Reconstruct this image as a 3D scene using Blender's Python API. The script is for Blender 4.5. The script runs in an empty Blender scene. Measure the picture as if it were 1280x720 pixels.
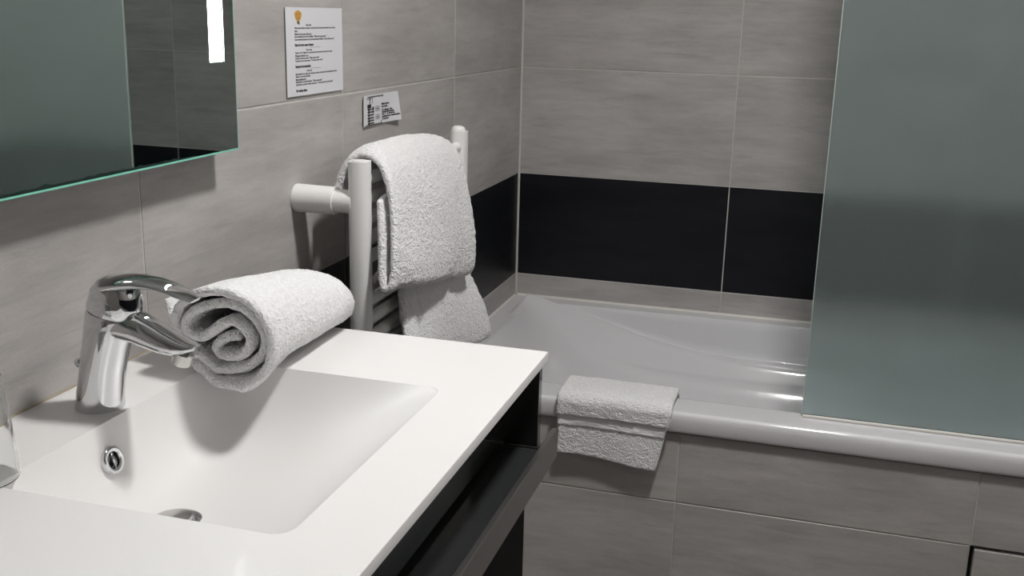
import bpy, bmesh, math, random
from mathutils import Vector, Matrix, noise
random.seed(7)
PI = math.pi
S = bpy.context.scene
COL = S.collection

# ------------------------------------------------------------------ camera
def set_camera():
    yaw, pitch, roll, fpx = 0.2781, -0.2572, 0.0253, 1310.6
    cy, sy, cp, sp = math.cos(yaw), math.sin(yaw), math.cos(pitch), math.sin(pitch)
    f = Vector((-sy * cp, cy * cp, sp)); r = Vector((cy, sy, 0)); u = r.cross(f)
    c, s = math.cos(roll), math.sin(roll)
    r2 = c * r + s * u; u2 = -s * r + c * u
    cam = bpy.data.cameras.new('camera'); o = bpy.data.objects.new('camera', cam); COL.objects.link(o)
    M = Matrix((r2, u2, -f)).transposed().to_4x4(); M.translation = (0.8203, -2.9107, 1.3288)
    o.matrix_world = M
    cam.sensor_width = 36; cam.lens = 36 * fpx / 1280; cam.clip_start = 0.01
    S.camera = o
set_camera()

# ------------------------------------------------------------------ world, exposure
w = bpy.data.worlds.new('world'); S.world = w; w.use_nodes = True
w.node_tree.nodes['Background'].inputs['Color'].default_value = (0.8, 0.85, 0.9, 1)
w.node_tree.nodes['Background'].inputs['Strength'].default_value = 0.0
S.view_settings.view_transform = 'Standard'; S.view_settings.look = 'None'
S.view_settings.gamma = 1; S.view_settings.use_curve_mapping = False
S.view_settings.exposure = 0.0
KEY = 270.0        # emission strength of the ceiling panel over the vanity
LED = 12.0         # emission strength of the mirror's light strips

# ------------------------------------------------------------------ dimensions
ZD = 0.58                     # bottom of the dark tile band
ROW = 0.30; COLW = 0.603; GAP = 0.003
ROOM_X, ROOM_Y, ROOM_Z = 1.72, -3.75, 2.45
ZC = 0.885                    # worktop height
YR = -1.595; YL = -2.365      # worktop ends
RIM = 0.514                   # bath rim

# ------------------------------------------------------------------ materials
def nodes(name):
    m = bpy.data.materials.new(name); m.use_nodes = True
    nt = m.node_tree; b = nt.nodes['Principled BSDF']
    return m, nt, b
def N(nt, t, **kw):
    n = nt.nodes.new(t)
    for k, v in kw.items(): setattr(n, k, v)
    return n
def plain(name, col, rough=0.5, metal=0, **inp):
    m, nt, b = nodes(name)
    b.inputs['Base Color'].default_value = (*col, 1); b.inputs['Roughness'].default_value = rough
    b.inputs['Metallic'].default_value = metal
    for k, v in inp.items(): b.inputs[k.replace('_', ' ')].default_value = v
    return m
def stone(name, ca, cb, cc, rough, vary=0.05):
    """concrete-look porcelain: streaks along the tile's long side; local x = along, local y = up"""
    m, nt, b = nodes(name); L = nt.links
    tc = N(nt, 'ShaderNodeTexCoord'); oi = N(nt, 'ShaderNodeObjectInfo')
    off = N(nt, 'ShaderNodeVectorMath', operation='SCALE'); off.inputs['Scale'].default_value = 23.0
    comb = N(nt, 'ShaderNodeCombineXYZ')
    for i in range(3): L.new(oi.outputs['Random'], comb.inputs[i])
    L.new(comb.outputs[0], off.inputs[0])
    add = N(nt, 'ShaderNodeVectorMath', operation='ADD')
    L.new(tc.outputs['Object'], add.inputs[0]); L.new(off.outputs[0], add.inputs[1])
    def ns(sx, sy, det, rgh, dist=0.0):
        mp = N(nt, 'ShaderNodeMapping'); mp.inputs['Scale'].default_value = (sx, sy, sx)
        L.new(add.outputs[0], mp.inputs['Vector'])
        n = N(nt, 'ShaderNodeTexNoise'); n.inputs['Scale'].default_value = 1; n.inputs['Detail'].default_value = det
        n.inputs['Roughness'].default_value = rgh; n.inputs['Distortion'].default_value = dist
        L.new(mp.outputs[0], n.inputs['Vector']); return n
    n1 = ns(3.0, 12, 5, 0.62, 0.2); n2 = ns(9, 70, 4, 0.65, 0.15); n3 = ns(240, 320, 2, 0.5)
    n4 = ns(6.5, 42, 6, 0.7, 0.35)
    r1 = N(nt, 'ShaderNodeValToRGB'); r1.color_ramp.elements[0].position = 0.36; r1.color_ramp.elements[1].position = 0.64
    r1.color_ramp.elements[0].color = (*ca, 1); r1.color_ramp.elements[1].color = (*cb, 1)
    L.new(n1.outputs[0], r1.inputs[0])
    r2 = N(nt, 'ShaderNodeMapRange'); r2.inputs[1].default_value = 0.54; r2.inputs[2].default_value = 0.74
    L.new(n4.outputs[0], r2.inputs[0])
    r2b = N(nt, 'ShaderNodeMath', operation='MULTIPLY'); r2b.inputs[1].default_value = 0.50; L.new(r2.outputs[0], r2b.inputs[0])
    mx = N(nt, 'ShaderNodeMix', data_type='RGBA'); L.new(r2b.outputs[0], mx.inputs[0]); L.new(r1.outputs[0], mx.inputs[6])
    mx.inputs[7].default_value = (*cc, 1)
    # fine streaks and grain as value change
    s1 = N(nt, 'ShaderNodeMapRange'); s1.inputs[1].default_value = 0.25; s1.inputs[2].default_value = 0.75
    s1.inputs[3].default_value = 0.91; s1.inputs[4].default_value = 1.09; L.new(n2.outputs[0], s1.inputs[0])
    s3 = N(nt, 'ShaderNodeMapRange'); s3.inputs[3].default_value = 0.93; s3.inputs[4].default_value = 1.07; L.new(n3.outputs[0], s3.inputs[0])
    sv = N(nt, 'ShaderNodeMapRange'); sv.inputs[3].default_value = 1 - vary; sv.inputs[4].default_value = 1 + vary; L.new(oi.outputs['Random'], sv.inputs[0])
    mu = N(nt, 'ShaderNodeMath', operation='MULTIPLY'); L.new(s1.outputs[0], mu.inputs[0]); L.new(s3.outputs[0], mu.inputs[1])
    mu1 = N(nt, 'ShaderNodeMath', operation='MULTIPLY'); L.new(mu.outputs[0], mu1.inputs[0]); L.new(sv.outputs[0], mu1.inputs[1])
    mu2 = N(nt, 'ShaderNodeMath', operation='MULTIPLY'); L.new(mu1.outputs[0], mu2.inputs[0]); mu2.inputs[1].default_value = 1.0
    vm = N(nt, 'ShaderNodeVectorMath', operation='SCALE'); L.new(mx.outputs[2], vm.inputs[0]); L.new(mu2.outputs[0], vm.inputs['Scale'])
    L.new(vm.outputs[0], b.inputs['Base Color'])
    rr = N(nt, 'ShaderNodeMapRange'); rr.inputs[3].default_value = rough - 0.08; rr.inputs[4].default_value = rough + 0.12
    L.new(n4.outputs[0], rr.inputs[0]); L.new(rr.outputs[0], b.inputs['Roughness'])
    bp = N(nt, 'ShaderNodeBump'); bp.inputs['Strength'].default_value = 0.08; bp.inputs['Distance'].default_value = 0.002
    L.new(n2.outputs[0], bp.inputs['Height']); L.new(bp.outputs[0], b.inputs['Normal'])
    return m
def terry(name, col):
    m, nt, b = nodes(name); L = nt.links
    tc = N(nt, 'ShaderNodeTexCoord')
    v = N(nt, 'ShaderNodeTexNoise'); v.inputs['Scale'].default_value = 300; v.inputs['Detail'].default_value = 2
    L.new(tc.outputs['Object'], v.inputs['Vector'])
    n = N(nt, 'ShaderNodeTexNoise'); n.inputs['Scale'].default_value = 150; n.inputs['Detail'].default_value = 3
    L.new(tc.outputs['Object'], n.inputs['Vector'])
    a = N(nt, 'ShaderNodeMath', operation='ADD'); L.new(v.outputs[0], a.inputs[0]); L.new(n.outputs[0], a.inputs[1])
    bp = N(nt, 'ShaderNodeBump'); bp.inputs['Strength'].default_value = 0.85; bp.inputs['Distance'].default_value = 0.0036
    L.new(a.outputs[0], bp.inputs['Height']); L.new(bp.outputs[0], b.inputs['Normal'])
    cr = N(nt, 'ShaderNodeMapRange'); cr.inputs[1].default_value = 0.7; cr.inputs[2].default_value = 1.3
    cr.inputs[3].default_value = 0.89; cr.inputs[4].default_value = 1.05; L.new(a.outputs[0], cr.inputs[0])
    sc = N(nt, 'ShaderNodeVectorMath', operation='SCALE'); sc.inputs[0].default_value = col; L.new(cr.outputs[0], sc.inputs['Scale'])
    L.new(sc.outputs[0], b.inputs['Base Color'])
    b.inputs['Roughness'].default_value = 1.0; b.inputs['Sheen Weight'].default_value = 0.35
    b.inputs['Sheen Roughness'].default_value = 0.6; b.inputs['Specular IOR Level'].default_value = 0.1
    return m
def emit(name, col, st):
    m, nt, b = nodes(name); e = N(nt, 'ShaderNodeEmission'); e.inputs[0].default_value = (*col, 1); e.inputs[1].default_value = st
    nt.links.new(e.outputs[0], nt.nodes['Material Output'].inputs[0]); return m
def frosted(name):
    m, nt, b = nodes(name)
    b.inputs['Base Color'].default_value = (0.80, 0.925, 0.915, 1); b.inputs['Roughness'].default_value = 0.22
    b.inputs['Transmission Weight'].default_value = 0.92; b.inputs['IOR'].default_value = 1.45
    return m
def glass(name, col=(1, 1, 1), rough=0.0):
    return plain(name, col, rough, 0, Transmission_Weight=1.0, IOR=1.45)

M = dict(
    grey=stone('grey_stone_tile', (0.385, 0.364, 0.350), (0.500, 0.476, 0.460), (0.285, 0.268, 0.258), 0.36),
    dark=stone('black_stone_tile', (0.006, 0.0065, 0.009), (0.011, 0.012, 0.015), (0.017, 0.017, 0.019), 0.36, 0.12),
    grout=plain('pale_grout', (0.58, 0.56, 0.53), 0.9),
    caulk=plain('white_sealant', (0.76, 0.735, 0.69), 0.5),
    plaster=plain('white_ceiling_paint', (0.80, 0.80, 0.78), 0.9),
    rearpaint=plain('grey_wall_paint', (0.36, 0.34, 0.32), 0.7),
    floor=stone('floor_stone_tile', (0.20, 0.19, 0.18), (0.28, 0.265, 0.25), (0.16, 0.15, 0.14), 0.4),
    resin=plain('white_resin_top', (0.79, 0.78, 0.775), 0.38, Coat_Weight=0.1),
    acrylic=plain('white_acrylic_bath', (0.76, 0.755, 0.775), 0.12, Coat_Weight=0.4, Coat_Roughness=0.05),
    enamel=plain('white_radiator_enamel', (0.87, 0.868, 0.855), 0.32),
    chrome=plain('chrome', (0.66, 0.67, 0.68), 0.05, 1.0),
    brushed=plain('brushed_chrome', (0.60, 0.59, 0.57), 0.22, 1.0),
    blackhole=plain('dark_hollow', (0.012, 0.010, 0.009), 0.6),
    lacquer=plain('black_gloss_lacquer', (0.028, 0.030, 0.030), 0.10, Coat_Weight=0.6, Coat_Roughness=0.04),
    matt=plain('black_matt_board', (0.004, 0.004, 0.0045), 0.6, Specular_IOR_Level=0.1),
    edging=plain('dark_grey_metal_edging', (0.30, 0.29, 0.28), 0.28, 0.9),
    silver=plain('silvered_mirror', (0.87, 0.93, 0.91), 0.015, 1.0),
    gedge=plain('green_glass_edge', (0.26, 0.68, 0.54), 0.2),
    sandblast=emit('lit_sandblasted_strip', (0.95, 0.98, 1.0), LED),
    frost=frosted('frosted_green_glass'),
    clear=plain('clear_glass', (0.98, 0.99, 0.99), 0.0, 0, Transmission_Weight=1.0, IOR=1.18),
    terry=terry('white_terry_cloth', (0.90, 0.895, 0.90)),
    band=plain('flat_woven_towel_band', (0.86, 0.855, 0.855), 0.9),
    paper=plain('white_laminated_paper', (0.75, 0.755, 0.78), 0.35),
    ink=plain('black_ink', (0.02, 0.02, 0.022), 0.6),
    gold=plain('golden_print', (0.60, 0.33, 0.07), 0.6),
    panel=emit('ceiling_panel_light', (1.0, 0.982, 0.963), KEY),
    whitemetal=plain('white_painted_metal', (0.8, 0.8, 0.8), 0.4),
)

M['dark'].node_tree.nodes['Principled BSDF'].inputs['Specular IOR Level'].default_value = 0.32
# ------------------------------------------------------------------ helpers
def link(name, me, mat, parent=None, smooth=False):
    if mat: me.materials.append(mat)
    if smooth:
        for p in me.polygons: p.use_smooth = True
    o = bpy.data.objects.new(name, me); COL.objects.link(o)
    if parent: o.parent = parent
    return o
def obj(name, bm, mat, parent=None, smooth=False, bevel=0, seg=2, angle=None):
    if bevel:
        bmesh.ops.bevel(bm, geom=bm.edges[:], offset=bevel, segments=seg, affect='EDGES', profile=0.5, clamp_overlap=True)
    bmesh.ops.recalc_face_normals(bm, faces=bm.faces[:])
    me = bpy.data.meshes.new(name); bm.to_mesh(me); bm.free()
    o = link(name, me, mat, parent, smooth)
    if smooth and angle: me.set_sharp_from_angle(angle=math.radians(angle))
    return o
def box(bm, x0, x1, y0, y1, z0, z1):
    v = [bm.verts.new((x, y, z)) for z in (z0, z1) for y in (y0, y1) for x in (x0, x1)]
    for f in ((0, 1, 3, 2), (4, 6, 7, 5), (0, 4, 5, 1), (2, 3, 7, 6), (0, 2, 6, 4), (1, 5, 7, 3)):
        bm.faces.new([v[i] for i in f])
def bx(name, x0, x1, y0, y1, z0, z1, mat, parent=None, bevel=0, seg=2):
    bm = bmesh.new(); box(bm, x0, x1, y0, y1, z0, z1)
    return obj(name, bm, mat, parent, bevel > 0, bevel, seg, 35 if bevel else None)
def empty(name, loc=(0, 0, 0)):
    o = bpy.data.objects.new(name, None); COL.objects.link(o); o.location = loc; o.empty_display_size = 0.05
    return o
def tag(o, label=None, cat=None, group=None, kind=None):
    if label: o['label'] = label
    if cat: o['category'] = cat
    if group: o['group'] = group
    if kind: o['kind'] = kind
    return o
def keep(child, parent):
    """parent a mesh that was built in world coordinates"""
    child.parent = parent
    child.matrix_parent_inverse = Matrix.Translation(parent.location).inverted()
    return child
def sub(child, part):
    child.parent = part
    return child
def tube(bm, a, b, ra, rb=None, n=24, caps=True):
    a, b = Vector(a), Vector(b); rb = ra if rb is None else rb
    d = (b - a).normalized(); t = Vector((0, 0, 1)) if abs(d.z) < 0.9 else Vector((1, 0, 0))
    u = d.cross(t).normalized(); v = d.cross(u)
    r0 = [bm.verts.new(a + (u * math.cos(k * 2 * PI / n) + v * math.sin(k * 2 * PI / n)) * ra) for k in range(n)]
    r1 = [bm.verts.new(b + (u * math.cos(k * 2 * PI / n) + v * math.sin(k * 2 * PI / n)) * rb) for k in range(n)]
    for k in range(n): bm.faces.new((r0[k], r0[(k + 1) % n], r1[(k + 1) % n], r1[k]))
    if caps: bm.faces.new(r0[::-1]); bm.faces.new(r1)
def loft(bm, rings, cap0=True, cap1=True):
    R = [[bm.verts.new(p) for p in r] for r in rings]; n = len(R[0])
    for a, b in zip(R, R[1:]):
        for k in range(n): bm.faces.new((a[k], a[(k + 1) % n], b[(k + 1) % n], b[k]))
    if cap0: bm.faces.new(R[0][::-1])
    if cap1: bm.faces.new(R[-1])
def lathe(bm, c, prof, n=40, axis='z'):
    rings = []
    for r, h in prof:
        ring = []
        for k in range(n):
            a = 2 * PI * k / n; p = (r * math.cos(a), r * math.sin(a), h)
            if axis == 'x': p = (h, r * math.cos(a), r * math.sin(a))
            ring.append(Vector(c) + Vector(p))
        rings.append(ring)
    loft(bm, rings)
def lerp_pts(pts, t):
    """piecewise-linear table"""
    if t <= pts[0][0]: return pts[0][1]
    for (a, b), (c, d) in zip(pts, pts[1:]):
        if t <= c: return b + (d - b) * (t - a) / (c - a)
    return pts[-1][1]
def smooth_path(pts, it=3):
    P = [Vector(p) for p in pts]
    for _ in range(it):
        Q = [P[0]]
        for a, b in zip(P, P[1:]): Q += [a * 0.75 + b * 0.25, a * 0.25 + b * 0.75]
        Q.append(P[-1]); P = Q
    return P
def resample(P, n):
    L = [0]
    for a, b in zip(P, P[1:]): L.append(L[-1] + (b - a).length)
    out = []; j = 0
    for i in range(n):
        s = L[-1] * i / (n - 1)
        while j < len(L) - 2 and L[j + 1] < s: j += 1
        t = (s - L[j]) / max(L[j + 1] - L[j], 1e-9); out.append(P[j].lerp(P[j + 1], t))
    return out
def cloth(name, grid, thick, mat, parent=None, wob=0.0, wobs=12.0, pile=0.0008, seed=0.0):
    """thick towelling from a grid of centre-line points [u][v]; rounded borders, soft waves and pile"""
    nu, nv = len(grid), len(grid[0])
    g = [[p + noise.noise_vector(p * wobs + Vector((seed, seed, seed))) * wob for p in row] for row in grid] if wob else grid
    nor = []
    for i in range(nu):
        row = []
        for j in range(nv):
            du = g[min(i + 1, nu - 1)][j] - g[max(i - 1, 0)][j]; dv = g[i][min(j + 1, nv - 1)] - g[i][max(j - 1, 0)]
            n = du.cross(dv); row.append(n.normalized() if n.length > 1e-12 else Vector((0, 0, 1)))
        nor.append(row)
    verts = []; faces = []
    lu = [0.0]; 
    for i in range(nu - 1): lu.append(lu[-1] + (g[i + 1][nv // 2] - g[i][nv // 2]).length)
    lv = [0.0]
    for j in range(nv - 1): lv.append(lv[-1] + (g[nu // 2][j + 1] - g[nu // 2][j]).length)
    h = thick / 2
    def prof(d): return math.sqrt(max(0.0, 1 - (1 - min(d / h, 1.0)) ** 2))
    for s in (1, -1):
        for i in range(nu):
            for j in range(nv):
                d = min(lu[i], lu[-1] - lu[i], lv[j], lv[-1] - lv[j])
                e = 0.22 + 0.78 * prof(d); p = g[i][j]
                q = p + nor[i][j] * (s * h * e)
                k = noise.noise(q * 260 + Vector((s * 9, seed, 0))) * pile + noise.noise(q * 90) * pile * 1.1
                verts.append(q + nor[i][j] * (s * k))
    A = lambda s, i, j: s * nu * nv + i * nv + j
    for i in range(nu - 1):
        for j in range(nv - 1):
            faces.append((A(0, i, j), A(0, i + 1, j), A(0, i + 1, j + 1), A(0, i, j + 1)))
            faces.append((A(1, i, j), A(1, i, j + 1), A(1, i + 1, j + 1), A(1, i + 1, j)))
    for i in range(nu - 1):
        for j in (0, nv - 1): faces.append((A(0, i, j), A(1, i, j), A(1, i + 1, j), A(0, i + 1, j)))
    for j in range(nv - 1):
        for i in (0, nu - 1): faces.append((A(0, i, j), A(0, i, j + 1), A(1, i, j + 1), A(1, i, j)))
    me = bpy.data.meshes.new(name); me.from_pydata(verts, [], faces); me.update()
    bm = bmesh.new(); bm.from_mesh(me); bmesh.ops.recalc_face_normals(bm, faces=bm.faces[:]); bm.to_mesh(me); bm.free()
    return link(name, me, mat, parent, True)

# ------------------------------------------------------------------ tiles: every tile is a piece of its wall
TILE = {}
def tile_mesh(wd, ht, th, bevel=0.0008):
    """lies in local x (along) / y (up), face towards local +z at z = 0"""
    k = (round(wd, 4), round(ht, 4), th)
    if k not in TILE:
        bm = bmesh.new(); b = bevel
        o = [bm.verts.new((x, y, -th)) for x, y in ((-wd/2, -ht/2), (wd/2, -ht/2), (wd/2, ht/2), (-wd/2, ht/2))]
        m = [bm.verts.new((x, y, -b)) for x, y in ((-wd/2, -ht/2), (wd/2, -ht/2), (wd/2, ht/2), (-wd/2, ht/2))]
        t = [bm.verts.new((x, y, 0)) for x, y in ((-wd/2+b, -ht/2+b), (wd/2-b, -ht/2+b), (wd/2-b, ht/2-b), (-wd/2+b, ht/2-b))]
        for i in range(4):
            j = (i + 1) % 4
            bm.faces.new((o[i], o[j], m[j], m[i])); bm.faces.new((m[i], m[j], t[j], t[i]))
        bm.faces.new(t); bm.faces.new(o[::-1])
        me = bpy.data.meshes.new('tile'); bm.to_mesh(me); bm.free(); TILE[k] = me
    return TILE[k]
def tiles(parent, edges_a, edges_z, place, matfn, th=0.005):
    """edges_a / edges_z: joint positions along and up; place(a, z) -> world matrix of a tile centred there"""
    for i in range(len(edges_a) - 1):
        for j in range(len(edges_z) - 1):
            a0, a1, z0, z1 = edges_a[i] + GAP/2, edges_a[i+1] - GAP/2, edges_z[j] + GAP/2, edges_z[j+1] - GAP/2
            if a1 - a0 < 0.01 or z1 - z0 < 0.01: continue
            me = tile_mesh(a1 - a0, z1 - z0, th)
            o = bpy.data.objects.new('tile', me); COL.objects.link(o)
            if not me.materials: me.materials.append(M['grey'])
            o.material_slots[0].link = 'OBJECT'; o.material_slots[0].material = matfn(i, j)
            o.parent = parent; Mx = place((a0 + a1) / 2, (z0 + z1) / 2)
            jit = (random.random() - 0.5) * 0.0006
            o.matrix_world = Mx @ Matrix.Translation((0, 0, jit))
def frame(ax, ay, az, loc):
    m = Matrix((Vector(ax), Vector(ay), Vector(az))).transposed().to_4x4(); m.translation = loc; return m

ZE = [0.0, 0.28, ZD, ZD + ROW] + [ZD + ROW * k for k in range(2, 7)] + [ROOM_Z]
DARKROW = 2
rowmat = lambda i, j: M['dark'] if j == DARKROW else M['grey']
# left wall (x = 0)
wl = tag(bx('wall_left', -0.12, -0.0012, ROOM_Y, 0.12, 0, ROOM_Z, M['grout']), 'grey concrete-look tiled wall behind the mirror with a black tile band', kind='structure')
YE = [ROOM_Y] + [-0.5676 - COLW * k for k in range(5, -1, -1)] + [0]
YE = sorted(y for y in YE if y >= ROOM_Y)
tiles(wl, YE, ZE, lambda a, z: frame((0, 1, 0), (0, 0, 1), (1, 0, 0), (0, a, z)), rowmat)
# back wall (y = 0)
wb = tag(bx('wall_back', -0.0025, ROOM_X + 0.0025, 0.0012, 0.12, 0, ROOM_Z, M['grout']), 'grey tiled wall along the bath with a black tile band', kind='structure')
XE = [0, COLW, 2 * COLW, ROOM_X]
tiles(wb, XE, ZE, lambda a, z: frame((1, 0, 0), (0, 0, 1), (0, -1, 0), (a, 0, z)), rowmat)
# right wall
wr = tag(bx('wall_right', ROOM_X + 0.0025, ROOM_X + 0.12, ROOM_Y, 0.12, 0, ROOM_Z, M['grout']), 'grey tiled wall at the foot of the bath', kind='structure')
tiles(wr, YE, ZE, lambda a, z: frame((0, -1, 0), (0, 0, 1), (-1, 0, 0), (ROOM_X, a, z)), rowmat)
# rear wall, floor, ceiling
tag(bx('wall_rear', -0.12, ROOM_X + 0.12, ROOM_Y - 0.12, ROOM_Y, 0, ROOM_Z, M['rearpaint']), 'plain grey painted wall opposite the bath', kind='structure')
fl = tag(bx('floor', -0.12, ROOM_X + 0.12, ROOM_Y - 0.12, 0.12, -0.1, -0.0025, M['grout']), 'grey stone-look tiled floor', kind='structure')
tiles(fl, [0, 0.6, 1.2, ROOM_X], [ROOM_Y + 0.6 * k for k in range(5)] + [-0.79],
      lambda a, z: frame((1, 0, 0), (0, 1, 0), (0, 0, 1), (a, z, 0)), lambda i, j: M['floor'])
tag(bx('ceiling', -0.12, ROOM_X + 0.12, ROOM_Y - 0.12, 0.12, ROOM_Z, ROOM_Z + 0.1, M['plaster']), 'white painted ceiling', kind='structure')
# sealant beads: room corner and around the bath
bm = bmesh.new()
bm_pts = [(0.0004, -0.0055), (0.0018, -0.0018), (0.0055, -0.0004), (0.0004, -0.0004)]
loft(bm, [[Vector((x, y, z)) for x, y in bm_pts] for z in (RIM + 0.003, ROOM_Z)])
tag(obj('trim_1', bm, M['grout']), 'pale grout bead in the corner of the two tiled walls', kind='structure')
def bead(name, a, b, inward, r, lab, mat=None):
    a, b, n = Vector(a), Vector(b), Vector(inward)
    prof = [(0.0004, 0.0004), (r, 0.0004), (r * 0.55, r * 0.35), (r * 0.3, r * 0.6), (0.0004, r)]
    bm = bmesh.new(); loft(bm, [[p + n * q + Vector((0, 0, h)) for q, h in prof] for p in (a, b)])
    return tag(obj(name, bm, mat or M['caulk']), lab, kind='structure')
bead('trim_2', (0.007, 0, RIM), (ROOM_X, 0, RIM), (0, -1, 0), 0.006, 'cream sealant bead between bath rim and back wall')
bead('trim_3', (0, -0.80, RIM), (0, -0.007, RIM), (1, 0, 0), 0.005, 'cream sealant bead between bath rim and left wall')
bead('trim_4', (0, YL, ZC), (0, YR, ZC), (1, 0, 0), 0.0022, 'yellowed sealant line between washbasin top and tiled wall',
     plain('yellowed_sealant', (0.40, 0.34, 0.24), 0.6))

# ------------------------------------------------------------------ bath
PANEL_Y = -0.788
bm = bmesh.new(); box(bm, 0.0, 1.1984, PANEL_Y + 0.0025, PANEL_Y + 0.06, 0, 0.462)
box(bm, 1.1985, ROOM_X, PANEL_Y + 0.0025, PANEL_Y + 0.06, 0.301, 0.462)      # open behind the inspection tile
bp = tag(obj('wall_bath_panel', bm, M['grout']), 'grey tiled panel boxing in the front of the bath', kind='structure')
PX = [0, 0.5984, 1.1984, ROOM_X]; PZ = [0.0, 0.301, 0.491]
def bath_tile_place(a, z): return frame((1, 0, 0), (0, 0, 1), (0, -1, 0), (a, PANEL_Y, z))
tiles(bp, PX, [0.301, 0.463], bath_tile_place, lambda i, j: M['grey'])
tiles(bp, PX[:3], [0.0, 0.301], bath_tile_place, lambda i, j: M['grey'])
# loose inspection tile with an open joint
hatch = tag(empty('inspection_hatch', (1.46, PANEL_Y, 0.0)), 'loose grey inspection tile with open joints in bath panel', 'hatch')
ht = bpy.data.objects.new('tile', tile_mesh(ROOM_X - PX[2] - 0.014, 0.290, 0.016)); COL.objects.link(ht)
ht.data.materials.append(M['grey']); ht.parent = hatch
ht.matrix_parent_inverse = Matrix.Translation(hatch.location).inverted()
ht.matrix_basis = bath_tile_place((PX[2] + ROOM_X) / 2 + 0.002, 0.149) @ Matrix.Translation((0, 0, 0.0018))

def make_bath():
    X0, X1, Y0, Y1 = 0.002, ROOM_X - 0.002, -0.803, -0.002
    def axis(lo, hi, step, fine):
        pts = [lo]
        while pts[-1] < hi:
            s = step
            for a, b, f in fine:
                if a <= pts[-1] < b: s = f
            pts.append(min(pts[-1] + s, hi))
        return pts
    xs = axis(X0, X1, 0.014, [(0.03, 0.16, 0.005), (1.5, 1.72, 0.008)])
    ys = axis(Y0, Y1, 0.012, [(-0.803, -0.67, 0.004), (-0.15, -0.02, 0.003)])
    cap = [(0.045, 0.541), (0.09, 0.533), (0.17, 0.509), (0.256, 0.484), (0.396, 0.447), (0.51, 0.425), (0.62, 0.413), (0.836, 0.408), (1.72, 0.406)]
    def smax(v, k):
        m = max(v); return m + math.log(sum(math.exp((q - m) / k) for q in v)) * k
    def hgt(x, y):
        if x < 0.045 or x > 1.64 or y > -0.052 or y < -0.705: return RIM
        zb = 0.41 + 1.5 * (y + 0.112); zh = 0.532 - 0.74 * (x - 0.045)
        zf = RIM - 5 * (y + 0.705); zt = RIM + 4 * (x - 1.64)
        b = smax([smax([zb, zh], 0.06), 0.13, zf, zt], 0.012) - 0.003
        if y > -0.35:
            c = lerp_pts(cap, x); 
            b = min(b, c)
        if x > 0.2: b = min(b, RIM)
        elif y < -0.1: b = min(b, RIM + 0.022 * max(0, 1 - abs(y + 0.1) / 0.12))
        return b
    H = [[hgt(x, y) for y in ys] for x in xs]
    nx, ny = len(xs), len(ys)
    for _ in range(2):
        G = [r[:] for r in H]
        for i in range(1, nx - 1):
            for j in range(1, ny - 1):
                G[i][j] = (H[i][j] * 2 + H[i-1][j] + H[i+1][j] + H[i][j-1] + H[i][j+1]) / 6
        H = G
    verts = []; faces = []
    for i, x in enumerate(xs):
        for j, y in enumerate(ys):
            z = H[i][j]
            d = y - Y0
            if d < 0.007: z -= 0.007 - math.sqrt(max(0, 0.007 ** 2 - (0.007 - d) ** 2))   # rounded front edge
            verts.append((x, y, z))
    for i in range(nx - 1):
        for j in range(ny - 1):
            a = i * ny + j; faces.append((a, a + ny, a + ny + 1, a + 1))
    # front lip and folded-under edge, then outer skirt back to the shell
    base = len(verts); lip = [(Y0, RIM - 0.018), (Y0 + 0.001, RIM - 0.040), (Y0 + 0.004, RIM - 0.046), (Y0 + 0.012, RIM - 0.047)]
    for x in xs:
        for y, z in lip: verts.append((x, y, z))
    k = len(lip)
    for i in range(nx - 1):
        faces.append((i * ny, base + i * k, base + (i + 1) * k, (i + 1) * ny))
        for q in range(k - 1): faces.append((base + i*k + q, base + i*k + q + 1, base + (i+1)*k + q + 1, base + (i+1)*k + q))
    me = bpy.data.meshes.new('bathtub'); me.from_pydata(verts, [], faces); me.update()
    bm = bmesh.new(); bm.from_mesh(me); bmesh.ops.recalc_face_normals(bm, faces=bm.faces[:])
    if sum(f.normal.z * f.calc_area() for f in bm.faces) < 0: bmesh.ops.reverse_faces(bm, faces=bm.faces[:])
    bm.to_mesh(me); bm.free()
    return link('bathtub', me, M['acrylic'], None, True)
tag(make_bath(), 'white acrylic built-in bathtub with a sloping backrest and moulded arm ledge', 'bathtub')

# frosted bath screen on the front rim
scr = tag(empty('bath_screen', (0.846, -0.73, RIM)), 'frosted greenish glass bath screen standing on the bath rim', 'bath screen')
keep(bx('frosted_pane', 0.846, ROOM_X - 0.012, -0.734, -0.728, RIM + 0.006, 1.98, M['frost'], None, 0.0008, 1), scr)
keep(bx('polished_edge', 0.8440, 0.8457, -0.7335, -0.7285, RIM + 0.006, 1.98, plain('polished_glass_edge', (0.45, 0.53, 0.50), 0.2), None), scr)
keep(bx('bottom_seal', 0.846, ROOM_X - 0.012, -0.739, -0.7235, RIM + 0.0005, RIM + 0.0058, M['caulk'], None, 0.0015), scr)
keep(bx('wall_profile', ROOM_X - 0.022, ROOM_X - 0.001, -0.742, -0.72, RIM + 0.002, 1.985, M['brushed'], None, 0.001), scr)

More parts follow.
